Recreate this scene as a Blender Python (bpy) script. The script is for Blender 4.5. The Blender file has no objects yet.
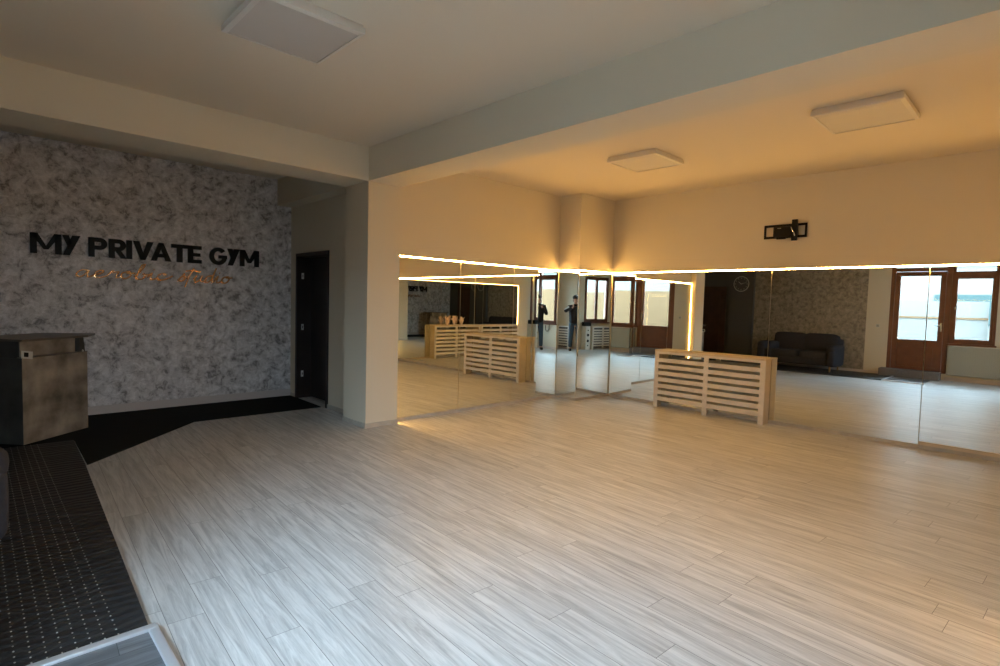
import bpy, bmesh, math, random
from mathutils import Vector, Matrix
random.seed(7)
PI=math.pi
SC=bpy.context.scene
COL=SC.collection

# ------------------------------------------------------------------ numbers of the room (metres)
XP,XPR=3.279,3.711          # pillar / long beam, left and right faces
YP,YP2=5.586,6.115          # pillar / cross beam, near and far faces
XD=3.488                    # wall with the dark doorway
X1=7.644                    # right (mirrored) wall
Y1=5.700                    # mirrored wall beside the pillar
Y2=8.165                    # grey plaster wall
XC,YC=6.817,5.255           # corner column
ZC,ZB,ZS=3.231,2.852,2.045  # ceiling, beam soffit, top of mirrors
XL=-0.85                    # window wall
YN=-2.0                     # near wall
YB=-.25
XB=3.0                      # block behind the camera on the right

# ------------------------------------------------------------------ materials
def nodes(name):
    m=bpy.data.materials.new(name); m.use_nodes=True
    nt=m.node_tree; return m,nt,nt.nodes['Principled BSDF']
def mat(name,col,rough=.6,metal=0,spec=.5,var=0,scale=8,bump=0,bscale=60,coat=0):
    m,nt,b=nodes(name)
    b.inputs['Roughness'].default_value=rough; b.inputs['Metallic'].default_value=metal
    b.inputs['Specular IOR Level'].default_value=spec; b.inputs['Coat Weight'].default_value=coat
    b.inputs['Base Color'].default_value=(*col,1)
    tc=nt.nodes.new('ShaderNodeTexCoord')
    if var:
        n=nt.nodes.new('ShaderNodeTexNoise'); n.inputs['Scale'].default_value=scale; n.inputs['Detail'].default_value=5
        r=nt.nodes.new('ShaderNodeValToRGB')
        r.color_ramp.elements[0].position=.3; r.color_ramp.elements[1].position=.7
        r.color_ramp.elements[0].color=(*[max(0,c*(1-var)) for c in col],1)
        r.color_ramp.elements[1].color=(*[min(1,c*(1+var)) for c in col],1)
        nt.links.new(tc.outputs['Object'],n.inputs['Vector']); nt.links.new(n.outputs['Fac'],r.inputs['Fac'])
        nt.links.new(r.outputs['Color'],b.inputs['Base Color'])
    if bump:
        n2=nt.nodes.new('ShaderNodeTexNoise'); n2.inputs['Scale'].default_value=bscale; n2.inputs['Detail'].default_value=3
        bp=nt.nodes.new('ShaderNodeBump'); bp.inputs['Strength'].default_value=bump; bp.inputs['Distance'].default_value=.004
        nt.links.new(tc.outputs['Object'],n2.inputs['Vector']); nt.links.new(n2.outputs['Fac'],bp.inputs['Height'])
        nt.links.new(bp.outputs['Normal'],b.inputs['Normal'])
    return m
def emis(name,col,s):
    m=bpy.data.materials.new(name); m.use_nodes=True; nt=m.node_tree; nt.nodes.clear()
    e=nt.nodes.new('ShaderNodeEmission'); o=nt.nodes.new('ShaderNodeOutputMaterial')
    e.inputs['Color'].default_value=(*col,1); e.inputs['Strength'].default_value=s
    nt.links.new(e.outputs[0],o.inputs[0]); return m
def laminate(name,dark,light,rot,row=.155,length=1.55,rough=.34):
    m,nt,b=nodes(name); L=nt.links.new; N=nt.nodes.new
    tc=N('ShaderNodeTexCoord'); mp=N('ShaderNodeMapping'); mp.inputs['Rotation'].default_value=(0,0,rot)
    L(tc.outputs['Object'],mp.inputs['Vector'])
    s0=N('ShaderNodeSeparateXYZ'); L(mp.outputs['Vector'],s0.inputs[0])
    dv=N('ShaderNodeMath'); dv.operation='DIVIDE'; dv.inputs[1].default_value=row; L(s0.outputs['Y'],dv.inputs[0])
    fl=N('ShaderNodeMath'); fl.operation='FLOOR'; L(dv.outputs[0],fl.inputs[0])
    wn=N('ShaderNodeTexWhiteNoise'); wn.noise_dimensions='1D'; L(fl.outputs[0],wn.inputs['W'])
    ma=N('ShaderNodeMath'); ma.operation='MULTIPLY_ADD'; ma.inputs[1].default_value=length; L(wn.outputs['Value'],ma.inputs[0]); L(s0.outputs['X'],ma.inputs[2])
    cb=N('ShaderNodeCombineXYZ'); L(ma.outputs[0],cb.inputs['X']); L(s0.outputs['Y'],cb.inputs['Y'])
    br=N('ShaderNodeTexBrick'); br.offset=0; br.inputs['Scale'].default_value=1
    br.inputs['Brick Width'].default_value=length; br.inputs['Row Height'].default_value=row
    br.inputs['Mortar Size'].default_value=.0016; br.inputs['Mortar Smooth'].default_value=.3; br.inputs['Bias'].default_value=0
    br.inputs['Color1'].default_value=(0,0,0,1); br.inputs['Color2'].default_value=(1,1,1,1); br.inputs['Mortar'].default_value=(.5,.5,.5,1)
    L(cb.outputs[0],br.inputs['Vector'])
    # grain runs along the planks and is shifted from plank to plank
    sep=N('ShaderNodeSeparateXYZ'); L(mp.outputs['Vector'],sep.inputs[0])
    mul=N('ShaderNodeMath'); mul.operation='MULTIPLY'; mul.inputs[1].default_value=9; L(br.outputs['Color'],mul.inputs[0])
    cx=N('ShaderNodeMath'); cx.operation='MULTIPLY'; cx.inputs[1].default_value=1.1; L(sep.outputs['X'],cx.inputs[0])
    cy=N('ShaderNodeMath'); cy.operation='MULTIPLY'; cy.inputs[1].default_value=17; L(sep.outputs['Y'],cy.inputs[0])
    cmb=N('ShaderNodeCombineXYZ'); L(cx.outputs[0],cmb.inputs['X']); L(cy.outputs[0],cmb.inputs['Y']); L(mul.outputs[0],cmb.inputs['Z'])
    no=N('ShaderNodeTexNoise'); no.inputs['Scale'].default_value=1.6; no.inputs['Detail'].default_value=10; no.inputs['Roughness'].default_value=.7; no.inputs['Distortion'].default_value=.9
    L(cmb.outputs[0],no.inputs['Vector'])
    ramp=N('ShaderNodeValToRGB'); e=ramp.color_ramp.elements
    e[0].position=.36; e[1].position=.60; e[0].color=(*dark,1); e[1].color=(*light,1)
    L(no.outputs['Fac'],ramp.inputs['Fac'])
    hs=N('ShaderNodeHueSaturation'); L(ramp.outputs['Color'],hs.inputs['Color'])
    mr=N('ShaderNodeMapRange'); mr.inputs['To Min'].default_value=.94; mr.inputs['To Max'].default_value=1.06; L(br.outputs['Color'],mr.inputs['Value']); L(mr.outputs[0],hs.inputs['Value'])
    mx=N('ShaderNodeMix'); mx.data_type='RGBA'; mx.inputs['B'].default_value=(dark[0]*.45,dark[1]*.45,dark[2]*.45,1)
    L(br.outputs['Fac'],mx.inputs['Factor']); L(hs.outputs['Color'],mx.inputs['A']); L(mx.outputs['Result'],b.inputs['Base Color'])
    b.inputs['Roughness'].default_value=rough; b.inputs['Specular IOR Level'].default_value=.5
    bp=N('ShaderNodeBump'); bp.inputs['Strength'].default_value=.25; bp.inputs['Distance'].default_value=.0015
    ad=N('ShaderNodeMath'); ad.operation='SUBTRACT'; L(no.outputs['Fac'],ad.inputs[0]); L(br.outputs['Fac'],ad.inputs[1])
    L(ad.outputs[0],bp.inputs['Height']); L(bp.outputs['Normal'],b.inputs['Normal'])
    return m
def plaster(name,c0,c1,c2,scale=1.9,metal=.25):
    m,nt,b=nodes(name); L=nt.links.new; N=nt.nodes.new
    tc=N('ShaderNodeTexCoord')
    w=N('ShaderNodeTexNoise'); w.inputs['Scale'].default_value=scale*1.3; w.inputs['Detail'].default_value=3; L(tc.outputs['Object'],w.inputs['Vector'])
    va=N('ShaderNodeVectorMath'); va.operation='MULTIPLY_ADD'; va.inputs[1].default_value=(.12,.12,.12)
    L(w.outputs['Color'],va.inputs[0]); L(tc.outputs['Object'],va.inputs[2])
    n=N('ShaderNodeTexNoise'); n.inputs['Scale'].default_value=scale*5.6; n.inputs['Detail'].default_value=9; n.inputs['Roughness'].default_value=.72; n.inputs['Distortion'].default_value=.35
    L(va.outputs[0],n.inputs['Vector'])
    r=N('ShaderNodeValToRGB'); e=r.color_ramp.elements; e[0].position=.36; e[1].position=.64; e[0].color=(*c0,1); e[1].color=(*c2,1)
    k=e.new(.47); k.color=(*c1,1)
    L(n.outputs['Fac'],r.inputs['Fac']); L(r.outputs['Color'],b.inputs['Base Color'])
    b.inputs['Metallic'].default_value=metal; b.inputs['Roughness'].default_value=.48
    bp=N('ShaderNodeBump'); bp.inputs['Strength'].default_value=.35; bp.inputs['Distance'].default_value=.01
    L(n.outputs['Fac'],bp.inputs['Height']); L(bp.outputs['Normal'],b.inputs['Normal'])
    return m
def studded(name):
    m,nt,b=nodes(name); L=nt.links.new; N=nt.nodes.new
    tc=N('ShaderNodeTexCoord'); sp=N('ShaderNodeSeparateXYZ'); L(tc.outputs['Object'],sp.inputs[0])
    def M(op,a,b_=None,c=None):
        n=N('ShaderNodeMath'); n.operation=op
        for i,v in enumerate((a,b_,c)):
            if v is None: continue
            if isinstance(v,(int,float)): n.inputs[i].default_value=v
            else: L(v,n.inputs[i])
        return n.outputs[0]
    px,py=.048,.046
    dx=M('MULTIPLY',M('SUBTRACT',M('FRACT',M('DIVIDE',sp.outputs['X'],px)),.5),px)
    dy=M('MULTIPLY',M('SUBTRACT',M('FRACT',M('DIVIDE',sp.outputs['Y'],py)),.5),py)
    d=M('SQRT',M('ADD',M('MULTIPLY',dx,dx),M('MULTIPLY',M('MULTIPLY',dy,dy),.35)))
    dot=M('LESS_THAN',d,.0034)
    edge=M('LESS_THAN',sp.outputs['X'],-.11)
    f=M('MULTIPLY',dot,edge)
    wv=N('ShaderNodeTexWave'); wv.inputs['Scale'].default_value=4.5; wv.inputs['Distortion'].default_value=6; wv.inputs['Detail'].default_value=3; wv.bands_direction='Y'
    L(tc.outputs['Object'],wv.inputs['Vector'])
    mx=N('ShaderNodeMix'); mx.data_type='RGBA'; mx.inputs['A'].default_value=(.021,.022,.024,1); mx.inputs['B'].default_value=(.62,.62,.60,1)
    L(f,mx.inputs['Factor']); L(mx.outputs['Result'],b.inputs['Base Color'])
    bp=N('ShaderNodeBump'); bp.inputs['Strength'].default_value=.9; bp.inputs['Distance'].default_value=.008
    L(wv.outputs['Fac'],bp.inputs['Height']); L(bp.outputs['Normal'],b.inputs['Normal'])
    b.inputs['Roughness'].default_value=.55; return m
def glass(name,tint=(.93,.97,.96)):
    m=bpy.data.materials.new(name); m.use_nodes=True; nt=m.node_tree; nt.nodes.clear(); L=nt.links.new
    t=nt.nodes.new('ShaderNodeBsdfTransparent'); t.inputs[0].default_value=(*tint,1)
    g=nt.nodes.new('ShaderNodeBsdfGlossy'); g.inputs['Roughness'].default_value=.02
    fr=nt.nodes.new('ShaderNodeFresnel'); fr.inputs[0].default_value=1.3
    mx=nt.nodes.new('ShaderNodeMixShader'); o=nt.nodes.new('ShaderNodeOutputMaterial')
    L(fr.outputs[0],mx.inputs[0]); L(t.outputs[0],mx.inputs[1]); L(g.outputs[0],mx.inputs[2]); L(mx.outputs[0],o.inputs[0]); return m

M={}
M['wall']=mat('cream_paint',(.70,.63,.50),.85,bump=.12,bscale=120)
M['ceil']=mat('ceiling_paint',(.72,.64,.52),.9,bump=.1,bscale=90)
M['floor']=laminate('pale_laminate',(.36,.355,.35),(.63,.62,.605),PI/2+.054)
M['skirt']=mat('laminate_skirting',(.50,.45,.38),.5,var=.1,scale=9)
M['floor2']=laminate('grey_laminate',(.09,.095,.105),(.19,.20,.215),.054,rough=.4)
M['plaster']=plaster('silver_plaster',(.23,.21,.208),(.58,.545,.545),(.88,.85,.855),1.9,.0)
M['plaster2']=plaster('taupe_plaster',(.15,.13,.11),(.26,.235,.20),(.40,.365,.31),1.6,.15)
M['dkcol']=mat('charcoal_paint',(.10,.10,.10),.7)
M['base']=mat('pale_skirting',(.60,.53,.50),.5)
M['black']=mat('black_satin',(.008,.008,.009),.5,spec=.25)
M['blackm']=mat('black_metal',(.012,.012,.013),.4,metal=.6)
M['mirror']=mat('mirror_silver',(.86,.88,.84),.0,metal=1)
M['wood']=mat('pale_oak_board',(.66,.55,.40),.5,var=.08,scale=5)
M['slat']=mat('whitewashed_board',(.74,.69,.62),.55,var=.07,scale=6)
M['brown']=mat('brown_window_frame',(.15,.045,.02),.35,var=.2,scale=5)
M['dkdoor']=mat('dark_wenge_wood',(.022,.012,.009),.4,var=.3,scale=4)
M['bdoor']=mat('walnut_door',(.07,.032,.018),.4,var=.25,scale=4)
M['desk']=mat('patina_metal',(.33,.285,.235),.45,metal=.3,var=.6,scale=4)
M['deskd']=mat('dark_patina_metal',(.085,.08,.07),.5,metal=.2,var=.3,scale=5)
M['desktop']=mat('brushed_counter',(.17,.145,.125),.4,metal=.3,var=.15)
M['carpet']=mat('black_carpet',(.020,.020,.018),.97,spec=.08,bump=.6,bscale=300)
M['mat']=studded('studded_rubber')
M['alu']=mat('aluminium_trim',(.72,.74,.78),.35,metal=.5)
M['fix']=mat('fixture_white',(.66,.62,.56),.4)
M['diff']=mat('opal_diffuser',(.55,.51,.47),.45)
M['gold']=mat('copper_mirror_sheet',(.90,.52,.27),.12,metal=1,bump=.8,bscale=40)
M['chrome']=mat('chrome',(.7,.7,.7),.2,metal=1)
M['white']=mat('white_enamel',(.37,.38,.33),.35)
M['sofa']=mat('charcoal_fabric',(.045,.044,.052),.9,spec=.2,bump=.5,bscale=400,var=.1,scale=30)
M['foot']=mat('beech_wood',(.45,.27,.12),.5)
M['glass']=glass('window_glass')
M['led']=emis('warm_led',(1,.545,.14),118)
M['led_dim']=emis('dimmer_led',(1,.54,.17),22)
M['facade']=mat('ochre_render',(.085,.045,.016),.9,var=.06,scale=1)
M['facade2']=mat('turquoise_render',(.016,.034,.032),.9)
M['facade3']=mat('white_render',(.10,.098,.09),.9)
M['pave']=mat('paving',(.35,.34,.33),.9,var=.1)
M['stone']=mat('grey_step_carpet',(.17,.16,.165),.95,var=.2,scale=60)
M['skin']=mat('skin',(.56,.34,.25),.55)
M['jacket']=mat('navy_jacket',(.012,.015,.026),.7)
M['jeans']=mat('blue_denim',(.045,.085,.14),.85,var=.15,scale=20)
M['hair']=mat('dark_hair',(.012,.010,.009),.7)
M['shoe']=mat('black_shoe',(.015,.015,.016),.5)
M['stripe']=mat('white_stripe',(.75,.78,.82),.6)
M['pink']=mat('pale_pink_petal',(.85,.66,.60),.6)
M['ctop']=mat('switch_plastic',(.62,.62,.60),.4)

# ------------------------------------------------------------------ mesh builder
class MB:
    def __init__(s,*mats): s.bm=bmesh.new(); s.mats=list(mats); s.T=Matrix.Identity(4)
    def _f(s,vs,mi=0,smooth=False):
        try:
            f=s.bm.faces.new(vs); f.material_index=mi; f.smooth=smooth; return f
        except ValueError: return None
    def v(s,*c): return s.bm.verts.new(s.T@Vector(c))
    def box(s,x0,y0,z0,x1,y1,z1,mi=0,bev=0):
        if bev:
            b2=bmesh.new(); vs=[b2.verts.new((x,y,z)) for x in (x0,x1) for y in (y0,y1) for z in (z0,z1)]
            for q in ((0,1,3,2),(4,6,7,5),(0,4,5,1),(2,3,7,6),(0,2,6,4),(1,5,7,3)): b2.faces.new([vs[i] for i in q])
            bmesh.ops.bevel(b2,geom=b2.edges[:],offset=bev,segments=2,affect='EDGES',profile=.6)
            mp={}
            for v in b2.verts: mp[v]=s.v(*v.co)
            for f in b2.faces: s._f([mp[v] for v in f.verts],mi,len(f.verts)<4 or f.calc_area()<bev*6*max(x1-x0,y1-y0,z1-z0))
            b2.free(); return s
        vs=[s.v(x,y,z) for x in (x0,x1) for y in (y0,y1) for z in (z0,z1)]
        for q in ((0,1,3,2),(4,6,7,5),(0,4,5,1),(2,3,7,6),(0,2,6,4),(1,5,7,3)): s._f([vs[i] for i in q],mi)
        return s
    def prism(s,pts,z0,z1,mi=0):     # polygon in xy, extruded in z
        a=[s.v(x,y,z0) for x,y in pts]; b=[s.v(x,y,z1) for x,y in pts]; n=len(pts)
        s._f(a[::-1],mi); s._f(b,mi)
        for i in range(n): s._f([a[i],a[(i+1)%n],b[(i+1)%n],b[i]],mi)
        return s
    def prism_xz(s,pts,y0,y1,mi=0):
        a=[s.v(x,y0,z) for x,z in pts]; b=[s.v(x,y1,z) for x,z in pts]; n=len(pts)
        s._f(a,mi); s._f(b[::-1],mi)
        for i in range(n): s._f([a[(i+1)%n],a[i],b[i],b[(i+1)%n]],mi)
        return s
    def tube(s,pts,r,seg=10,mi=0,cap=True):
        pts=[Vector(p) for p in pts]; rs=r if isinstance(r,(list,tuple)) else [r]*len(pts); rings=[]
        up=None
        for i,p in enumerate(pts):
            d=(pts[min(i+1,len(pts)-1)]-pts[max(i-1,0)]).normalized()
            if up is None: up=Vector((0,0,1)) if abs(d.z)<.9 else Vector((1,0,0))
            a=d.cross(up).normalized(); b=a.cross(d).normalized(); up=b
            rings.append([s.v(*(p+a*math.cos(2*PI*k/seg)*rs[i]+b*math.sin(2*PI*k/seg)*rs[i])) for k in range(seg)])
        for i in range(len(rings)-1):
            for k in range(seg): s._f([rings[i][k],rings[i][(k+1)%seg],rings[i+1][(k+1)%seg],rings[i+1][k]],mi,True)
        if cap: s._f(rings[0][::-1],mi); s._f(rings[-1],mi)
        return s
    def ell(s,c,r,mi=0,nu=16,nv=10,pw=1):   # (super)ellipsoid
        def sg(t): return math.copysign(abs(t)**pw,t)
        rows=[]
        for j in range(1,nv):
            ph=PI*j/nv-PI/2
            rows.append([s.v(c[0]+r[0]*sg(math.cos(ph))*sg(math.cos(2*PI*k/nu)),c[1]+r[1]*sg(math.cos(ph))*sg(math.sin(2*PI*k/nu)),c[2]+r[2]*sg(math.sin(ph))) for k in range(nu)])
        bt=s.v(c[0],c[1],c[2]-r[2]); tp=s.v(c[0],c[1],c[2]+r[2])
        for j in range(len(rows)-1):
            for k in range(nu): s._f([rows[j][k],rows[j][(k+1)%nu],rows[j+1][(k+1)%nu],rows[j+1][k]],mi,True)
        for k in range(nu):
            s._f([bt,rows[0][(k+1)%nu],rows[0][k]],mi,True); s._f([tp,rows[-1][k],rows[-1][(k+1)%nu]],mi,True)
        return s
    def build(s,name,parent=None,loc=None,label=None,cat=None,group=None,kind=None):
        bmesh.ops.recalc_face_normals(s.bm,faces=s.bm.faces[:])
        me=bpy.data.meshes.new(name); s.bm.to_mesh(me); s.bm.free()
        for m in s.mats: me.materials.append(M[m])
        o=bpy.data.objects.new(name,me); COL.objects.link(o)
        if parent: o.parent=parent
        if loc: o.location=loc
        props(o,label,cat,group,kind); return o
def props(o,label=None,cat=None,group=None,kind=None):
    if label: o['label']=label
    if cat: o['category']=cat
    if group: o['group']=group
    if kind: o['kind']=kind
def thing(name,loc,label,cat,rz=0,group=None,kind=None):
    o=bpy.data.objects.new(name,None); o.empty_display_size=.1; COL.objects.link(o); o.location=loc; o.rotation_euler=(0,0,rz)
    props(o,label,cat,group,kind); return o
def S(name,mb,parent=None,loc=None): return mb.build(name,parent,loc,kind='structure')
def copy_tree(o,parent=None):
    c=o.copy(); COL.objects.link(c)
    if parent: c.parent=parent
    for ch in [x for x in bpy.data.objects if x.parent==o and x is not c]: copy_tree(ch,c)
    return c

# ------------------------------------------------------------------ the room shell
T=.2
S('floor',MB('floor').box(XL-T,YN-T,-.12,X1+T,Y2+T,0))
S('ceiling',MB('ceil').box(XL-T,YN-T,ZC,X1+T,Y2+T,ZC+.15))
S('wall_right',MB('wall').box(X1,YN-T,0,X1+T,Y2+T,ZC))
S('wall_far',MB('plaster').box(XL-T,Y2,0,XD,Y2+T,ZC))
# wall beside the pillar that carries the mirrors, its door side, and the doorway
D0,D1,DH=6.978,7.908,2.105
S('wall_mirror',MB('wall').box(XPR,Y1,0,X1,Y1+.2,ZC))
S('wall_doorway',MB('wall').box(XD,YP2,0,XD+.24,D0,ZC).box(XD,D1,0,XD+.24,Y2+T,ZC).box(XD,D0,DH,XD+.24,D1,ZC))
CA,CB,CC=(XC+.007,Y1),(XC-.007,YC+.022),(X1,YC-.022)      # the column is not quite square to the room
S('wall_column',MB('wall').prism([CA,CB,CC,(X1,Y1)],0,ZC))
def along(mb,p,q,e0,e1,o0,o1,z0,z1,mi=0):     # slab along the wall line p-q, o0..o1 in front of it
    p,q=Vector(p),Vector(q); d=(q-p).normalized(); n=Vector((d.y,-d.x))
    if n.dot(-p)<0: n=-n
    a,b=p+d*e0,q-d*e1
    mb.prism([tuple(a+n*o0),tuple(b+n*o0),tuple(b+n*o1),tuple(a+n*o1)],z0,z1,mi); return mb
S('wall_pillar',MB('wall').box(XP,YP,0,XPR,YP2,ZB))
S('trim_1',MB('wall').box(XP,YN,ZB,XPR,Y2,ZC))                      # long beam
S('trim_2',MB('wall').box(XL,YP,ZB,XP,YP2,ZC))                      # cross beam
# window wall (left, behind the camera): openings for glazed door + window, and one window
w=MB('wall','plaster2','dkcol')
OP=[(-.72,.06,.86,2.84),(1.0,2.95,.15,2.84)]
w.box(XL-T,YN-T,0,XL,-.72,ZC).box(XL-T,-.72,0,XL,.06,.86).box(XL-T,-.72,2.84,XL,.06,ZC)
w.box(XL-T,.06,0,XL,1.0,ZC).box(XL-T,1.0,0,XL,1.82,.86).box(XL-T,1.82,0,XL,2.95,.15).box(XL-T,1.0,2.84,XL,2.95,ZC)
w.box(XL-T,2.95,0,XL,3.42,ZC).box(XL-T,3.42,0,XL,5.96,ZC,1).box(XL-T,5.96,0,XL,Y2,ZC,2)
S('wall_left',w)
S('wall_clock',MB('dkcol').box(XL,5.96,0,XL+.12,6.62,ZC))
# near wall with the double window, and the solid block on the right behind the camera
BX0,BX1,BZ0,BZ1=-.12,1.06,.93,2.50
S('wall_near',MB('wall').box(XL-T,YN-T,0,BX0,YN,ZC).box(BX1,YN-T,0,XB,YN,ZC).box(BX0,YN-T,0,BX1,YN,BZ0).box(BX0,YN-T,BZ1,BX1,YN,ZC))
S('wall_block',MB('wall').box(XB,YN,0,X1,YB,ZC))
# skirtings
S('baseboard_far',MB('base').box(XL,Y2-.016,0,XD,Y2,.11).box(XL,Y2-.03,0,XD,Y2-.016,.06))
S('baseboard_doorway',MB('skirt').box(XD-.014,YP2+.001,0,XD,D0-.04,.055).box(XD-.014,D1+.04,0,XD,Y2-.03,.055))
S('baseboard_pillar',MB('skirt').box(XP-.014,YP-.014,0,XP,YP2,.055).box(XP,YP-.014,0,XPR+.004,YP,.055))
S('baseboard_mirror',MB('skirt').box(XPR,Y1-.022,0,XC-.022,Y1,.042))
S('baseboard_column',along(along(MB('skirt'),CA,CB,.022,-.02,0,.022,0,.042),CB,CC,.0,.022,0,.022,0,.042))
S('baseboard_right',MB('skirt').box(X1-.022,YB,0,X1,YC,.042))
S('trim_3',MB('wood').box(X1-.034,YB+.03,.043,X1,1.045,.082))
S('baseboard_near',MB('skirt').box(XB,YB,0,X1-.022,YB+.018,.05))
S('baseboard_left',MB('base').box(XL,YN,0,XL+.016,1.82,.08).box(XL,3.04,0,XL+.016,5.96,.08))
S('baseboard_window',MB('base').box(XL+.016,YN,0,XB,YN+.016,.08))

# doorway in the pillar-side wall: dark frame, deep jamb, leaf and hinges
d1=thing('door_1',(XD,0,0),None,None,kind='structure')
S('door_frame',MB('dkdoor').box(-.02,D0-.045,0,.24,D0+.002,DH+.045).box(-.02,D1-.002,0,.24,D1+.045,DH+.045).box(-.02,D0,DH-.002,.24,D1,DH+.045),d1)
S('door_leaf',MB('dkdoor').box(.20,D0+.002,.01,.238,D1-.002,DH-.002),d1)
for z in (.32,1.02,1.78):
    hg=MB('ctop','dkdoor').box(.05,D1-.008,z,.085,D1-.002,z+.09).box(.062,D1-.010,z+.028,.073,D1-.007,z+.062,1)  # pale plate colour stands in for light on chrome
    S('door_hinge',hg,d1)
S('wall_recess',MB('dkcol').box(XD+.24,D0-.05,0,XD+.28,D1+.05,DH+.05))
# walnut door on the window wall beyond the clock
d2=thing('door_2',(XL,6.83,0),None,None,kind='structure')
S('door_frame',MB('bdoor').box(0,-.07,0,.05,0,2.17).box(0,.64,0,.05,.71,2.17).box(0,0,2.1,.05,.64,2.17),d2)
S('door_leaf',MB('bdoor').box(0,0,.01,.03,.64,2.1).box(.03,.1,.25,.038,.54,.95).box(.03,.1,1.15,.038,.54,1.95),d2)
S('door_handle',MB('chrome').tube([(.03,.58,1.03),(.08,.58,1.03),(.08,.46,1.03)],.009),d2)

# ------------------------------------------------------------------ windows and glazed door
def frame_rect(mb,y0,y1,z0,z1,t,d0=-.08,d1=-.02,mi=0):
    mb.box(d0,y0,z0,d1,y0+t,z1,mi).box(d0,y1-t,z0,d1,y1,z1,mi).box(d0,y0+t,z0,d1,y1-t,z0+t,mi).box(d0,y0+t,z1-t,d1,y1-t,z1,mi)
    return mb
# window A (behind the photographer)
def window(n,y0,y1,z0,z1,zt):
    wd=thing('window_%d'%n,(XL,0,0),None,None,kind='structure')
    S('window_frame',frame_rect(frame_rect(MB('brown'),y0,y1,z0,zt,.06),y0,y1,zt,z1,.06),wd)
    S('window_sash',frame_rect(MB('brown'),y0+.05,y1-.05,z0+.05,zt-.05,.055,-.06,.0),wd)
    S('window_handle',MB('chrome').box(0,y1-.09,(z0+zt)/2-.02,.012,y1-.07,(z0+zt)/2+.05).box(.012,y1-.09,(z0+zt)/2+.01,.03,y1-.07,(z0+zt)/2+.03),wd)
    S('window_pane',MB('glass').box(-.042,y0+.1,z0+.1,-.036,y1-.1,zt-.1),wd)
    S('transom_pane',MB('glass').box(-.052,y0+.06,zt+.06,-.046,y1-.06,z1-.06),wd)
    S('window_sill',MB('brown').box(-.08,y0-.03,z0-.035,.07,y1+.03,z0),wd)
    return wd
window(1,-.72,.06,.86,2.84,2.44)
window(2,1.0,1.80,.86,2.84,2.44)
d3=thing('door_3',(XL,0,0),None,None,kind='structure')
S('door_frame',MB('brown').box(-.09,1.80,.15,.0,1.90,2.84).box(-.09,2.87,.15,0,2.95,2.84).box(-.09,1.90,2.52,0,2.87,2.60).box(-.09,1.90,2.78,0,2.87,2.84),d3)
lf=MB('brown'); frame_rect(lf,1.905,2.865,.16,2.51,.10,-.07,-.01); lf.box(-.07,2.005,.80,-.01,2.765,.90).box(-.055,2.005,.26,-.03,2.765,.80).box(-.03,2.07,.33,-.02,2.70,.73)
lfo=S('door_leaf',lf,d3)
S('door_pane',MB('glass').box(-.045,2.005,.90,-.039,2.765,2.41),d3)
S('transom_pane',MB('glass').box(-.052,1.90,2.60,-.046,2.87,2.78),d3)
S('door_handle',MB('chrome').box(-.01,1.93,1.12,.0,1.965,1.32).tube([(-.01,1.948,1.25),(.045,1.948,1.25),(.045,2.06,1.25)],.009),d3)
# window B in the near wall: double casement
wb=thing('window_3',(0,YN,0),None,None,kind='structure')
fb=MB('brown')
def fr_xz(mb,x0,x1,z0,z1,t,y0,y1):
    mb.box(x0,y0,z0,x0+t,y1,z1).box(x1-t,y0,z0,x1,y1,z1).box(x0+t,y0,z0,x1-t,y1,z0+t).box(x0+t,y0,z1-t,x1-t,y1,z1); return mb
fr_xz(fb,BX0,BX1,BZ0,BZ1,.06,-.09,-.02); S('window_frame',fb,wb)
bm_=(BX0+BX1)/2
S('window_sash',fr_xz(MB('brown'),BX0+.05,bm_+.01,BZ0+.05,BZ1-.05,.06,-.07,0),wb)
S('window_sash',fr_xz(MB('brown'),bm_-.01,BX1-.05,BZ0+.05,BZ1-.05,.06,-.0701,-.0001),wb)
S('window_pane',MB('glass').box(BX0+.1,-.046,BZ0+.1,bm_-.04,-.04,BZ1-.1),wb)
S('window_pane',MB('glass').box(bm_+.04,-.046,BZ0+.1,BX1-.1,-.04,BZ1-.1),wb)
S('window_sill',MB('brown').box(BX0-.04,-.08,BZ0-.04,BX1+.04,.09,BZ0),wb)

# ------------------------------------------------------------------ mirrors
def panel(x0,x1,y0,y1,label,rz=0,zb=.043):
    cx,cy=(x0+x1)/2,(y0+y1)/2
    o=MB('mirror').box(x0-cx,y0-cy,0,x1-cx,y1-cy,ZS-.009-zb).build('mirror_panel',loc=(cx,cy,zb),label=label,cat='mirror')
    o.rotation_euler=(0,0,rz); return o
G=.004; TH=.006; OFF=.016
MIR=[]
R1ROT,R2ROT=1.0,.6   # the panels are hung slightly out of line with each other
ym0,ym1=Y1-OFF-TH,Y1-OFF
for i,(a,b,l) in enumerate([(XPR+.012,4.752,'tall mirror panel beside the square pillar'),(4.752,5.777,'middle tall mirror panel on the wall right of the pillar'),(5.777,XC-.022,'tall mirror panel against the left side of the corner column')]):
    MIR.append(panel(a+G,b-G,ym0,ym1,l))
along(MB('mirror'),CA,CB,.024,-.012,OFF,OFF+TH,.043,ZS-.009).build('mirror_panel',label='narrow mirror panel on the left face of the corner column, where the photographer shows',cat='mirror')
along(MB('mirror'),CB,CC,-.011,.030,OFF,OFF+TH,.043,ZS-.009).build('mirror_panel',label='narrow mirror panel on the front face of the corner column',cat='mirror')
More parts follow.
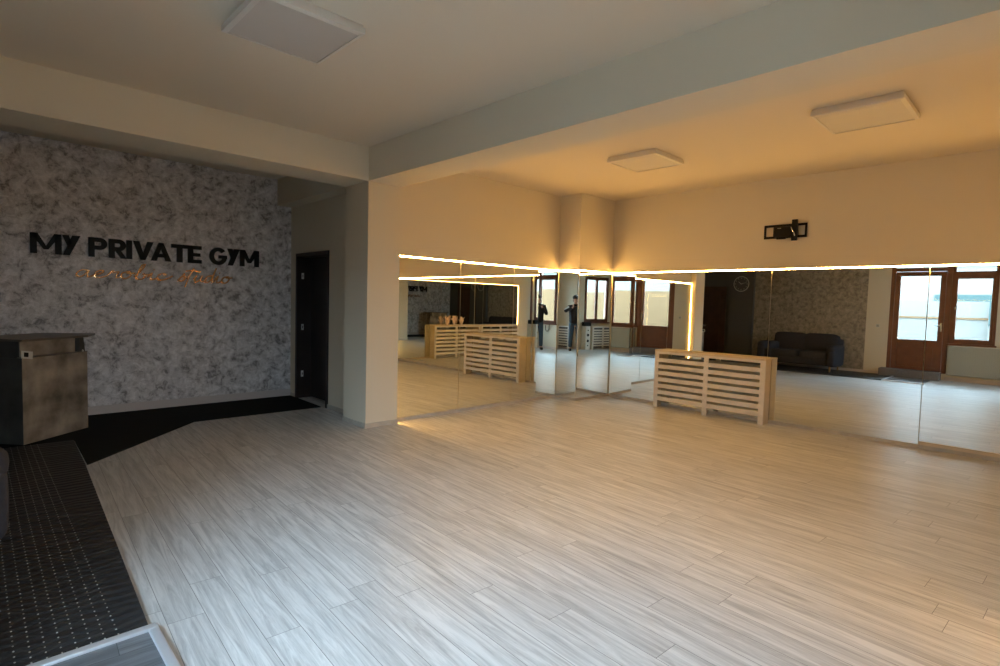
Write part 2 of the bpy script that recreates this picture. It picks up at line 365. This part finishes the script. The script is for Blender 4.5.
for a,b,l in [(4.372,YC-.055,'mirror panel on the right wall between the corner column and the slatted cover'),(2.712,4.372,'wide mirror panel directly behind the slatted cover'),(1.05,2.712,'wide mirror panel right of the slatted cover, reflecting sofa and glazed door'),(YB+.03,1.05,'mirror panel at the right edge of the picture')]:
    MIR.append(panel(X1-OFF-TH,X1-OFF,a+G,b-G,l,rz=math.radians({4.372:R1ROT,2.712:R2ROT}.get(a,0)),zb=.085 if b==1.05 else .043))
for a,b,l in [(3.44,4.83,'mirror panel behind the camera, beside its vertical light strip'),(4.83,6.22,'middle mirror panel behind the camera, behind the pink blooms'),(6.22,X1-.03,'mirror panel behind the camera, next to the right wall')]:
    MIR.append(panel(a+G,b-G,YB+OFF,YB+OFF+TH,l))
# ------------------------------------------------------------------ light strips on the mirror edges
def led(x0,y0,z0,x1,y1,z1,l,m='led'):
    cx,cy=(x0+x1)/2,(y0+y1)/2
    t=thing('led_strip',(cx,cy,z0),l,'light strip')
    x0-=cx;x1-=cx;y0-=cy;y1-=cy;h=z1-z0
    MB(m).box(x0,y0,0,x1,y1,h).build('diffuser',t)
    MB('fix').box(x0-.003,y0-.003,h+.0005,x1+.001,y1+.001,h+.004).build('profile',t)  # lip added to block the strip's light from the wall above
z0,z1=ZS-.006,ZS+.007
led(XPR+.004,Y1-.020,z0,XC-.021,Y1-.002,z1,'warm horizontal light strip above the mirrors right of the pillar')
led(XPR+.001,Y1-.020,.05,XPR+.011,Y1-.002,z0-.002,'warm vertical light strip behind the pillar, down the mirror edge')
for p,q,e0,e1,l in [(CA,CB,.022,-.002,'short warm light strip on the left face of the corner column'),(CB,CC,-.018,.024,'short warm light strip on the front face of the corner column')]:
    t=thing('led_strip',(0,0,0),l,'light strip')
    along(MB('led'),p,q,e0,e1,.002,.020,z0,z1).build('diffuser',t)
    along(MB('fix'),p,q,e0,e1,.001,.023,z1+.0005,z1+.004).build('profile',t)  # same added lip, shielding the column wall from the strip
led(X1-.020,YB+.03,z0,X1-.002,YC-.05,z1,'long warm light strip above the mirrors on the right wall')
led(3.42,YB+.002,z0,X1-.03,YB+.020,z1,'warm horizontal light strip over the mirrors behind the camera','led_dim')
led(3.418,YB+.002,.05,3.432,YB+.020,z0-.002,'warm vertical light strip ending the mirrors behind the camera','led_dim')

# ------------------------------------------------------------------ ceiling lights (switched off)
def ceiling_light(cx,cy,s,l):
    t=thing('ceiling_light',(cx,cy,ZC),l,'ceiling light',group='square ceiling lights')
    h=s/2
    f=MB('fix')
    f.box(-h+.01,-h+.01,-.018,h-.01,h-.01,0)
    # tapered rim
    o=[(-h,-h),(h,-h),(h,h),(-h,h)]; k=h-.028; q=[(-k,-k),(k,-k),(k,k),(-k,k)]
    A=[f.v(x,y,-.018) for x,y in o]; B=[f.v(x,y,-.055) for x,y in o]; C=[f.v(x,y,-.064) for x,y in q]; Dv=[f.v(x,y,-.052) for x,y in q]
    f._f(A)
    for i in range(4):
        j=(i+1)%4; f._f([A[i],A[j],B[j],B[i]]); f._f([B[i],B[j],C[j],C[i]]); f._f([C[i],C[j],Dv[j],Dv[i]])
    f.build('frame',t)
    MB('diff').box(-k,-k,-.058,k,k,-.046).build('diffuser',t)
    return t
ceiling_light(1.50,3.50,.65,'square ceiling light in the nearer bay, left of the long beam')
ceiling_light(5.68,3.49,.63,'square ceiling light in the far right bay, the one nearer the corner column')
ceiling_light(5.54,1.28,.66,'square ceiling light in the right bay, above the wall bracket, nearer the right edge')

# ------------------------------------------------------------------ television bracket on the right wall
t=thing('wall_bracket',(X1,2.575,2.53),'black metal television bracket with empty arms high on the right wall','wall bracket')
b=MB('blackm')
b.box(-.03,-.26,.065,-.018,.26,.095).box(-.03,-.26,-.085,-.018,.26,-.055).box(-.03,-.26,-.085,-.018,-.235,.095).box(-.03,.235,-.085,-.018,.26,.095)
b.box(-.03,-.155,-.085,-.018,-.13,.095).box(-.03,.12,-.085,-.018,.145,.095); b.build('rail_frame',t)
MB('blackm').box(-.018,-.13,-.075,0,.12,.085).build('wall_plate',t)
MB('black').box(-.09,-.10,-.075,-.03,.12,.06,bev=.012).box(-.075,-.02,-.10,-.04,.09,-.07,bev=.006).build('swivel_arm',t)
MB('blackm').box(-.115,-.17,-.13,-.085,-.105,.135).box(-.118,-.155,-.11,-.112,-.12,-.06).build('upright',t)
MB('chrome').tube([(-.12,-.10,.045),(-.122,-.115,.0),(-.12,-.135,-.03),(-.122,-.15,-.075)],.008,8).build('clip',t)
MB('white').box(-.0915,.03,.035,-.0895,.075,.042).build('tag',t)

# ------------------------------------------------------------------ slatted covers
def slat_cover(name,loc,rz,L,H,D,l,nslat=7,group='slatted radiator covers',back=False):
    # local: front face at y=0 looking to -y, width along x, back at +D
    t=thing(name,loc,l,'radiator cover',rz,group)
    MB('slat').box(-L/2,-.006,H-.055,L/2,.016,H-.022).build('top_rail',t)
    pst=.065
    for x in (-L/2,-pst/2,L/2-pst):
        MB('slat').box(x,-.004,0,x+pst,.018,H-.055).build('post',t)
    top=H-.055-.028; bot=.105; pitch=(top-bot)/nslat
    for side in (-1,1):
        xa,xb=(-L/2+pst,-pst/2) if side<0 else (pst/2,L/2-pst)
        for k in range(nslat):
            z=bot+k*pitch
            MB('slat').box(xa-.01,.0,z,xb+.01,.014,z+pitch*.60).build('slat',t)
    if back: MB('dkcol').box(-L/2+.021,D-.03,.04,L/2-.021,D-.01,H-.03).build('gap_shade_board',t)  # dark sheet added to stand in for shade in the slat gaps
    MB('wood').box(-L/2-.002,-.008,H-.022,L/2+.002,D,H).build('top_board',t)
    for s in (-1,1):
        x0=-L/2 if s<0 else L/2-.02
        MB('wood').box(x0,.018,0,x0+.02,D,H-.022).build('side_board',t)
    return t
sc=slat_cover('slatted_cover',(7.42,3.455,0),-PI/2,1.60,.865,.19,'pale wooden slatted cover standing in front of the mirrors on the right wall')
slat_cover('slatted_cover',(5.83,YB+.235,0),PI,1.48,.88,.20,'pale slatted cover seen only in mirrors, pink blooms on top')
slat_cover('slatted_cover',(4.32,YB+.235,0),PI,1.48,.88,.20,'pale slatted cover seen only in the mirrors, nearer the vertical light strip')
slat_cover('slatted_cover',(XL+.24,-1.35,0),PI/2,1.05,.80,.22,'white slatted cover seen in the mirrors beside the photographer',7,back=True)
slat_cover('slatted_cover',(.34,YN+.24,0),PI,1.05,.80,.22,'white slatted cover under the double window, seen in the narrow column mirror',7,back=True)
# pink blooms on the second cover
for i,(x,y) in enumerate([(5.60,YB+.15),(5.85,YB+.14),(6.10,YB+.155)]):
    t=thing('bloom',(x,y,.88),['pale pink bloom nearest the vertical light strip on the mirrored cover','middle pale pink bloom on the mirrored cover','pale pink bloom nearest the right wall on the mirrored cover'][i],'flower',group='pink blooms on the reflected cover')
    p=MB('pink')
    for k in range(7):
        a=k*.9; p.T=Matrix.Rotation(a,4,'Z')@Matrix.Translation((.04,0,.09+.035*((k*2+i)%4)))@Matrix.Rotation(.15+.22*((k+i)%4),4,'Y'); p.ell((0,0,0),(.014,.030,.075),nu=8,nv=8)
    p.T=Matrix.Identity(4); p.ell((0,0,.08),(.045,.045,.08),nu=8,nv=6)
    p.build('petals',t)
# small switch box and panel of round holes next to the near-wall cover
t=thing('speaker_column',(1.08,YN+.13,0),'tall white board with round dark openings beside the double window cover','panel')
p=MB('slat').box(-.10,-.11,0,.10,.11,.80); p.build('body',t)
for z,r in ((.66,.028),(.5,.05),(.3,.05),(.14,.028)):
    q=MB('black'); n=16; ring=[(r*math.cos(2*PI*k/n),z+r*math.sin(2*PI*k/n)) for k in range(n)]
    q.prism_xz(ring,.108,.114); q.build('opening',t)
MB('black').box(-.15,-.07,0,.15,.08,.14,bev=.01).build('stereo_box',loc=(1.06,YN+.13,.80),label='small black box on top of the white board with round openings',cat='box')

# ------------------------------------------------------------------ radiator under window 2, step, switch, clock
t=thing('radiator',(XL,1.28,0),'white panel radiator under the window beside the glazed door, seen in the mirror','radiator')
r=MB('white').box(.05,-.62,.14,.14,.50,.80,bev=.008)
r.build('body',t)
q=MB('white')
for k in range(27): q.box(.14,-.58+k*.04,.18,.146,-.56+k*.04,.76)
q.build('fins',t)
MB('ctop').box(.05,-.60,.80,.14,.48,.812).build('grille',t)
MB('chrome').tube([(.10,-.64,.2),(.10,-.66,.2),(.10,-.66,0.0)],.01).build('pipe',t)
MB('stone').box(XL+.02,1.88,0,XL+.34,3.04,.19,bev=.006).build('door_step',label='grey carpeted step in front of the glazed door, seen in the mirror',cat='step')
t=thing('light_switch',(XL,3.17,1.2),'white light switch on the pale wall strip beside the glazed door','switch')
MB('ctop').box(0,-.04,-.04,.01,.04,.04,bev=.003).build('plate',t); MB('white').box(.01,-.025,-.028,.015,.025,.028).build('rocker',t)
t=thing('wall_clock',(XL+.12,6.30,2.24),'round wall clock with a pale rim, seen dimly in the mirror','clock')
c=MB('ctop'); ring=[(0,.21*math.cos(a),.21*math.sin(a)) for a in [2*PI*k/40 for k in range(41)]]
c.tube([(.02,y,z) for _,y,z in ring],.008,6,cap=False); c.build('rim',t)
c=MB('dkcol'); n=40; c.T=Matrix.Rotation(PI/2,4,'Y'); c.prism([(.2*math.cos(2*PI*k/n),.2*math.sin(2*PI*k/n)) for k in range(n)],.002,.018); c.build('dial',t)
for k in range(12):
    c=MB('ctop'); a=k*PI/6; c.T=Matrix.Translation((.019,0,0))@Matrix.Rotation(a,4,'X'); c.box(0,-.006,.15,.004,.006,.18); c.build('hour_mark',t)
c=MB('ctop'); c.T=Matrix.Translation((.024,0,0))@Matrix.Rotation(-.9,4,'X'); c.box(0,-.006,-.02,.004,.006,.10); c.build('hour_hand',t)
c=MB('ctop'); c.T=Matrix.Translation((.029,0,0))@Matrix.Rotation(1.3,4,'X'); c.box(0,-.004,-.02,.004,.004,.15); c.build('minute_hand',t)
# cable hook under window 1
MB('black').tube([(XL+.01,-.22,.86),(XL+.02,-.22,.66),(XL+.02,-.27,.60),(XL+.02,-.33,.60),(XL+.02,-.37,.66),(XL+.02,-.37,.80)],.011,8).build('cable_loop',label='black cable loop hanging below the window sill, seen in the mirror',cat='cable')

# ------------------------------------------------------------------ floor coverings by the desk
cp=[(.70,5.81),(1.87,7.07),(3.44,7.05),(3.47,7.90),(3.47,Y2-.032),(XL+.02,Y2-.032),(XL+.02,6.86),(.722,6.86)]
MB('carpet').prism(cp,.001,.012).build('carpet',label='black carpet running from under the metal desk to the dark doorway',cat='carpet')
mo=MB('mat')
mo.prism([(-.01,0.01),(.13,3.05),(.16,4.08),(-1.38,4.08),(-1.38,.31),(-1.03,.31),(-1.03,.01)],.0,.016)
mo.build('studded_mat',loc=(.555,2.76,0.0),label='black rubber floor mat with rows of pale studs along the left edge',cat='mat')
MB('floor2').box(XL+.36,2.02,.0,.535,2.725,.012).build('entry_board',label='grey laminate landing framed by aluminium trim at the lower left',cat='landing')
MB('alu').box(XL+.02,2.722,0,.575,2.762,.026,bev=.005).build('edge_trim',label='pale aluminium strip across the near end of the studded mat',cat='trim strip')
MB('alu').box(.535,1.98,0,.575,2.721,.024,bev=.005).build('edge_trim',label='pale aluminium strip along the right side of the grey landing',cat='trim strip')

# ------------------------------------------------------------------ reception desk
ang=math.atan2(.51,.56)
t=thing('reception_desk',(.34,6.86,.018),'patinated grey metal reception desk with an overhanging counter top','reception desk',ang)
LW=.757; DD=.62
MB('deskd').box(.004,.004,0,LW-.004,DD,.83).build('body',t)
MB('desktop').box(-.004,-.004,.836,LW+.004,.05,.842).build('ledge',t)
MB('desk').box(0,0,0,LW/2-.002,.004,.832).build('front_panel',t)
MB('desk').box(LW/2+.002,0,0,LW,.004,.836).build('front_panel',t)
MB('deskd').box(0,.004,0,.004,DD,.832).build('side_panel',t)
MB('desk').box(.03,.05,.83,LW-.10,.06,.995).build('riser_panel',t)
MB('deskd').box(.03,.06,.83,LW-.12,DD-.12,.995).build('riser_body',t)
br=MB('deskd'); br.prism_xz([(LW-.10,.836),(LW-.015,.836),(LW-.035,.995),(LW-.085,.995)],.01,.06); br.build('bracket',t)
MB('desktop').prism([(-.03,-.03),(LW-.02,-.03),(LW+.30,.16),(LW+.12,DD),(-.03,DD)],0.995,1.016).build('counter_top',t)
cd=thing('card_display',(.34,6.86,.018),'small white framed card leaning on the corner of the metal desk','card',ang)
c=MB('ctop'); c.T=Matrix.Translation((.03,-.012,.852))@Matrix.Rotation(.16,4,'Y')@Matrix.Rotation(-.1,4,'X'); c.box(-.05,-.004,-.022,.065,.003,.05); c.build('frame',cd)
c=MB('black'); c.T=Matrix.Translation((.03,-.012,.852))@Matrix.Rotation(.16,4,'Y')@Matrix.Rotation(-.1,4,'X'); c.box(-.028,-.006,-.006,.018,-.004,.036); c.build('screen',cd)
MB('ctop').ell((0,0,0),(.008,.008,.014)).build('desk_knob',loc=(.34+math.cos(ang)*.70-.0,6.86+math.sin(ang)*.70+.0,.018+.85),label='tiny pale object on the desk ledge beside the bracket',cat='knob')

# ------------------------------------------------------------------ lettering
sg=thing('sign_lettering',(0,Y2,0),'large black capital letters MY PRIVATE GYM on the silver plaster wall','sign')
ZL,ZT=1.925,2.157; W=.060; H=ZT-ZL; y0,y1=-.035,-.003
def letter(polys,nm):
    m=MB('black')
    for p in polys: m.prism_xz(p,y0,y1)
    m.build(nm,sg)
def R(xa,za,xb,zb): return [(xa,ZL+za*H),(xb,ZL+za*H),(xb,ZL+zb*H),(xa,ZL+zb*H)]
def Q(*pts): return [(x,ZL+z*H) for x,z in pts]
def lM(x0,x1):
    c=(x0+x1)/2; return [R(x0,0,x0+W,1),R(x1-W,0,x1,1),Q((x0,1),(x0+W*1.1,1),(c+W*.35,.22),(c-W*.35,.22)),Q((x1-W*1.1,1),(x1,1),(c+W*.35,.22),(c-W*.35,.22))]
def lY(x0,x1):
    c=(x0+x1)/2; return [Q((x0-.005,1),(x0+W*.95,1),(c+.012,.55),(c-.028,.45)),Q((x1-W*.95,1),(x1+.02,1),(x0+W*1.05,0),(x0,0))]
def arcp(cx,cz,rx,rz,w,wz,a0,a1,n=12):
    out=[]
    for i in range(n):
        a=a0+(a1-a0)*i/n; b=a0+(a1-a0)*(i+1)/n
        f=lambda t,k:(cx+(rx-k*w)*math.cos(t),cz+(rz-k*wz)*math.sin(t))
        out.append([f(a,0),f(b,0),f(b,1),f(a,1)])
    return out
def lP(x0,x1,legs=False):
    rz=.31*H; cz=ZT-rz; rx=min(rz,.5*(x1-x0)); cx=x1-rx
    o=[R(x0,0,x0+W,1),[(x0+W,ZT-W*.85),(cx,ZT-W*.85),(cx,ZT),(x0+W,ZT)],[(x0+W,cz-rz),(cx,cz-rz),(cx,cz-rz+W*.8),(x0+W,cz-rz+W*.8)]]
    o+=arcp(cx,cz,rx,rz,W*.95,W*.82,-PI/2,PI/2)
    if legs: o.append([(x1-W*.85,ZL),(x1+.01,ZL),(x0+W*2.0,cz-rz+.01),(x0+W,cz-rz+.01)])
    return o
letter(lM(.49,.77),'letter_m'); letter(lY(.78,.925),'letter_y')
letter(lP(1.02,1.205),'letter_p'); letter(lP(1.22,1.395,True),'letter_r'); letter([R(1.40,0,1.46,1)],'letter_i')
letter([Q((1.47,1),(1.47+W*1.1,1),(1.575+W*.45,0),(1.575-W*.45,0)),Q((1.69-W*1.1,1),(1.69,1),(1.575+W*.45,0),(1.575-W*.45,0))],'letter_v')
letter([Q((1.66,0),(1.66+W*1.05,0),(1.775+W*.42,1),(1.775-W*.42,1)),Q((1.89-W*1.05,0),(1.89,0),(1.775+W*.42,1),(1.775-W*.42,1)),R(1.71,.2,1.84,.40)],'letter_a')
letter([R(1.89,.79,2.09,1),R(1.955,0,1.955+W*1.1,.8)],'letter_t')
letter([R(2.085,0,2.085+W*1.05,1),R(2.085,.79,2.25,1),R(2.085,.39,2.235,.58),R(2.085,0,2.25,.2)],'letter_e')
cz=(ZL+ZT)/2
letter(arcp(2.46,cz,.112,H/2+.004,W*.95,W*.85,PI*.22,PI*1.93,22)+[[(2.465,cz-.03),(2.572,cz-.03),(2.572,cz+.015),(2.465,cz+.015)]],'letter_g')
letter(lY(2.585,2.72),'letter_y'); letter(lM(2.745,3.005),'letter_m')
# cursive line in copper mirror sheet
def catmull(P,n=6):
    P=[P[0]]+P+[P[-1]]; out=[]
    for i in range(1,len(P)-2):
        for k in range(n):
            u=k/n; a,b,c,d=P[i-1],P[i],P[i+1],P[i+2]
            out.append(tuple(.5*((2*b[j])+(-a[j]+c[j])*u+(2*a[j]-5*b[j]+4*c[j]-d[j])*u*u+(-a[j]+3*b[j]-3*c[j]+d[j])*u**3) for j in range(2)))
    out.append(P[-2]); return out
ss=thing('sign_script',(0,Y2,0),'slanted copper handwriting aerobic studio beneath the black capitals','sign')
GL={ # strokes in units of x-height, advance
'a':([[(1.0,.85),(.6,1),(.2,.75),(.05,.3),(.25,0),(.6,.15),(1.0,.9),(.9,.3),(1.05,0),(1.4,.25)]],1.35),
'e':([[(0,.25),(.5,.5),(.85,.85),(.6,1.02),(.25,.7),(.2,.2),(.5,0),(.95,.12),(1.3,.4)]],1.2),
'r':([[(0,.3),(.3,.9),(.4,1.05),(.55,.85),(.95,.9),(.8,.4),(.85,.05),(1.2,.2)]],1.1),
'o':([[(.7,1),(.25,.85),(.05,.35),(.3,0),(.7,.1),(.95,.6),(.7,1),(.6,.8),(1.3,.85)]],1.25),
'b':([[(0,.3),(.6,1.5),(.75,2.15),(.5,2.0),(.25,.8),(.25,.05),(.7,0),(1.0,.5),(.75,.85),(.9,.7),(1.3,.7)]],1.2),
'i':([[(0,.3),(.35,1),(.3,.2),(.5,0),(.9,.3)],[(.45,1.45),(.5,1.55)]],.85),
'c':([[(.85,.75),(.6,1),(.2,.8),(.05,.3),(.35,0),(.9,.15),(1.5,.7)]],1.3),
's':([[(0,.1),(.5,.9),(.65,1.15),(.5,.95),(.75,.4),(.45,0),(.1,.15)]],.95),
't':([[(.0,.4),(.5,1.4),(.62,2.0),(.4,1.2),(.12,-.2),(0,-.8)],[(-.2,1.55),(.5,1.65),(1.5,1.5)]],.85),
'u':([[(0,.4),(.3,1),(.15,.25),(.4,0),(.75,.4),(.95,1),(.85,.25),(1.1,.05),(1.4,.35)]],1.3),
'd':([[(.95,.85),(.55,1),(.15,.7),(.1,.15),(.4,0),(.8,.5),(1.15,2.2),(.95,1.0),(.95,.1),(1.25,.2)]],1.2)}
def word(txt,x,z,xh,wd,nm):
    tot=sum(GL[c][1] for c in txt); k=wd/tot; m=MB('gold'); cx=x
    for ch in txt:
        st,ad=GL[ch]
        for s_ in st:
            pts=catmull(s_)
            P=[(cx+(px*k)+pz*xh*.18,-.024,z+pz*xh) for px,pz in pts]
            n=len(P)
            # flat pen-nib ribbon: cross-section a slanted slab
            for i in range(n-1):
                a,b=P[i],P[i+1]; hx,hz=.010,.009
                m.prism_xz([(a[0]-hx,a[2]-hz),(a[0]+hx,a[2]+hz),(b[0]+hx,b[2]+hz),(b[0]-hx,b[2]-hz)],-.030,-.018)
                if abs((b[0]-a[0])*hz-(b[2]-a[2])*hx)<3e-5: pass
            m.T=Matrix.Identity(4)
            m.tube([(p[0],-.024,p[2]) for p in P],.0105,6)
        cx+=ad*k
    m.build(nm,ss)
word('aerobic',.89,1.68,.085,.98,'word_aerobic')
word('studio',1.96,1.675,.09,.66,'word_studio')

# ------------------------------------------------------------------ sofa (far left edge, and in the mirror)
SX,SY=XL+.03,3.80
t=thing('sofa',(SX,SY,.016),'dark grey two seat fabric sofa against the plaster wall at the left edge','sofa')
SD,SL=.96,1.72
MB('sofa').box(.10,.12,.14,SD-.05,SL-.12,.34,bev=.03).build('base',t)
bk=MB('sofa'); bk.T=Matrix.Translation((.12,0,.2))@Matrix.Rotation(-.10,4,'Y'); bk.box(-.07,.06,0,.14,SL-.06,.60,bev=.05); bk.build('back_frame',t)
for k in (0,1):
    c=MB('sofa'); yc=SL/2+(k-.5)*(SL-.42)/2*1.0
    c.T=Matrix.Translation((.56,SL/2+(-1 if k==0 else 1)*.345,.40)); c.ell((0,0,0),(.37,.34,.10),nu=36,nv=18,pw=.3); c.build('seat_cushion',t)
    c=MB('sofa'); c.T=Matrix.Translation((.29,SL/2+(-1 if k==0 else 1)*.37,.66))@Matrix.Rotation(-.16,4,'Y'); c.ell((0,0,0),(.13,.40,.26),nu=36,nv=18,pw=.32); c.build('back_cushion',t)
for s in (0,1):
    y=.12 if s==0 else SL-.12
    c=MB('sofa'); c.ell((.50,y,.56),(.455,.13,.12),nu=28,nv=14,pw=.6); c.ell((.50,y,.35),(.45,.11,.23),nu=28,nv=14,pw=.35); c.build('arm',t)
for x in (.14,SD-.12):
    for y in (.14,SL-.14):
        MB('foot').tube([(x,y,.16),(x,y,0)],[.028,.018],10).build('leg',t)

# ------------------------------------------------------------------ photographer (seen in the column mirror), holding a phone
def skinned(name,V,E,mname,parent,sub=2,root=0):
    me=bpy.data.meshes.new(name); me.from_pydata([v[0] for v in V],E,[]); me.update()
    o=bpy.data.objects.new(name,me); COL.objects.link(o); o.parent=parent; me.materials.append(M[mname])
    md=o.modifiers.new('skin','SKIN'); md.use_smooth_shade=True
    for i,v in enumerate(V):
        r=v[1]; r=r if isinstance(r,tuple) else (r,r)
        me.skin_vertices[0].data[i].radius=r; me.skin_vertices[0].data[i].use_root=(i==root)
    sb=o.modifiers.new('sub','SUBSURF'); sb.levels=sub; sb.render_levels=sub
    return o
YAW=math.radians(45.827)
P=thing('person',(-.26,-.268,.0),'person in dark jacket and blue jeans photographing the room, reflected in the column mirror','person',YAW-PI/2)
V=[];E=[]
def add(co,r,par=None):
    V.append((co,r)); i=len(V)-1
    if par is not None: E.append((par,i))
    return i
pel=add((0,0,.96),(.13,.09)); wst=add((0,0,1.10),(.115,.08),pel); ch=add((0,.0,1.30),(.165,.11),wst); cl=add((0,0,1.46),(.13,.08),ch)
nk=add((0,.01,1.54),.055,cl); hd=add((0,.02,1.62),(.07,.085),nk); hd2=add((0,.02,1.71),(.075,.09),hd); hd3=add((0,.015,1.78),(.05,.06),hd2)
for s in (-1,1):
    hip=add((s*.10,0,.86),.095,pel); kn=add((s*.12,.03,.50),.062,hip); an=add((s*.13,0,.10),.042,kn); toe=add((s*.15,.13,.045),.035,an)
    sh=add((s*.19,0,1.44),.062,cl); el=add((s*.27,.10,1.18) if s<0 else (.33,.10,1.30),.045,sh); wr=add((s*.085,.29,1.43),.028,el)
    pm=add((s*.075,.315,1.475),(.034,.02),wr)
    for k in range(4):
        b_=add((s*.078,.325,1.505-.018*k),.009,pm); c_=add((s*.062,.338,1.508-.018*k),.008,b_); add((s*.045,.312,1.506-.018*k),.007,c_)
    tb=add((s*.06,.295,1.47),.010,pm); add((s*.045,.297,1.49),.008,tb)
skinned('body',V,E,'skin',P,2)
MB('skin').ell((0,.115,1.665),(.014,.022,.026),nu=8,nv=6).build('nose',P)
for s in (-1,1):
    MB('skin').ell((s*.083,.015,1.68),(.012,.022,.032),nu=8,nv=6).build('ear',P)
    MB('hair').ell((s*.033,.108,1.695),(.013,.007,.007),nu=8,nv=6).build('eye',P)
    MB('hair').box(s*.033-.02,.104,1.712,s*.033+.02,.112,1.717).build('eyebrow',P)
MB('pink').box(-.025,.104,1.625,.025,.112,1.632).build('mouth',P)
hr=MB('hair'); hr.ell((0,-.005,1.75),(.098,.112,.085),nu=16,nv=10); hr.ell((0,-.05,1.68),(.09,.075,.10),nu=16,nv=10); hr.build('hair',P)
V=[];E=[]
a=add((0,0,.80),(.21,.16)); b_=add((0,0,1.05),(.205,.155),a); c_=add((0,0,1.30),(.225,.155),b_); d_=add((0,0,1.46),(.16,.11),c_); add((0,.0,1.535),(.075,.075),d_)
for s in (-1,1):
    sh=add((s*.20,0,1.43),.080,d_); el=add((s*.28,.10,1.17) if s<0 else (.34,.10,1.29),.062,sh); add((s*.10,.275,1.415),.042,el)
skinned('jacket',V,E,'jacket',P,2)
st=MB('stripe'); st.tube([(.23,.07,1.46),(.35,.155,1.36),(.22,.245,1.44)],.016,8); st.build('sleeve_stripe',P)
V=[];E=[]
a=add((0,0,1.02),(.165,.12))
for s in (-1,1):
    h_=add((s*.10,0,.86),.112,a); k_=add((s*.12,.03,.50),.080,h_); add((s*.13,0,.09),.068,k_)
skinned('jeans',V,E,'jeans',P,2)
for s in (-1,1):
    q=MB('shoe'); q.ell((s*.14,.07,.045),(.05,.145,.045),nu=16,nv=10,pw=.7); q.build('shoe',P)
ph=thing('smartphone',(-.26,-.268,0),'dark phone held up in front of the photographer face, seen in the mirror','phone',YAW-PI/2)
MB('black').box(-.07,.342,1.462,.07,.350,1.538,bev=.003).build('body',ph)

# ------------------------------------------------------------------ outside
S('ground',MB('pave').box(-30,-30,-.45,XL-T-.01,30,-.2).box(XL-T-.01,-30,-.45,X1+12,YN-T-.01,-.2))
t=thing('neighbour_building',(-8.5,0,-.2),'pale blue neighbouring building seen through the windows in the mirrors','building')
MB('facade3').box(-4,-14,0,0,16,4.6).build('wall',t)
for k in range(6):
    for z in (1.4,4.2):
        MB('facade2').box(-.02,-11+k*4.2,z-.4*(z>3),.06,-9.5+k*4.2,z+1.0-.2*(z>3)).build('window',t)
MB('facade').box(-.02,-14,3.4,.12,16,3.6).build('ledge',t)
MB('facade').box(-.12,-8,0,.0,1.35,2.35).build('garden_wall',loc=(-4.4,0,-.2),label='ochre garden wall outside the windows, seen in the mirrors',cat='wall')
t=thing('yard_fence',(-4.6,0,-.2),'pale fence with thin ochre rails outside the glazed door','fence')
MB('facade3').box(-.05,1.4,0,0,8,2.1).build('panel',t)
for z in (.9,1.6): MB('facade').box(0,1.4,z,.03,8,z+.05).build('rail',t)
t=thing('garden_hedge_wall',(0,-9,-.2),'pale turquoise wall outside the double window','wall')
MB('facade2').box(-6,-.3,0,9,0,2.4).build('wall',t)
MB('facade3').box(-6,-.32,2.4,9,.04,2.5).build('coping',t)

# ------------------------------------------------------------------ light
wld=bpy.data.worlds.new('sky'); SC.world=wld; wld.use_nodes=True
bg=wld.node_tree.nodes['Background']; bg.inputs['Color'].default_value=(.60,.78,1.0,1); bg.inputs['Strength'].default_value=28
def portal(loc,rot,sx,sy):
    l=bpy.data.lights.new('window_portal','AREA'); l.shape='RECTANGLE'; l.size=sx; l.size_y=sy; l.cycles.is_portal=True
    o=bpy.data.objects.new('window_portal',l); COL.objects.link(o); o.location=loc; o.rotation_euler=rot
portal((XL-.15,-.33,1.85),(0,-PI/2,0),1.98,.78)
portal((XL-.15,1.975,1.5),(0,-PI/2,0),2.69,1.95)
portal(((BX0+BX1)/2,YN-.15,(BZ0+BZ1)/2),(PI/2,0,0),BX1-BX0,BZ1-BZ0)

# ------------------------------------------------------------------ camera
pit,rol=math.radians(-3.123),math.radians(1.555)
fw=Vector((math.cos(pit)*math.cos(YAW),math.cos(pit)*math.sin(YAW),math.sin(pit)))
r0=Vector((math.sin(YAW),-math.cos(YAW),0)); u0=r0.cross(fw)
rr=r0*math.cos(rol)+u0*math.sin(rol); uu=u0*math.cos(rol)-r0*math.sin(rol)
cam=bpy.data.cameras.new('camera'); co=bpy.data.objects.new('camera',cam); COL.objects.link(co)
cam.sensor_width=36; cam.lens=36*545.23/1000; cam.clip_start=.02; cam.clip_end=200
mw=Matrix((rr,uu,-fw)).transposed().to_4x4(); mw.translation=(0,0,1.5); co.matrix_world=mw
SC.camera=co
cy=SC.cycles
cy.max_bounces=14; cy.diffuse_bounces=5; cy.glossy_bounces=10; cy.transparent_max_bounces=16
cy.sample_clamp_indirect=6; cy.use_denoising=True
SC.view_settings.view_transform='Standard'; SC.view_settings.look='None'; SC.view_settings.gamma=1
SC.view_settings.use_curve_mapping=False; SC.view_settings.exposure=0.56
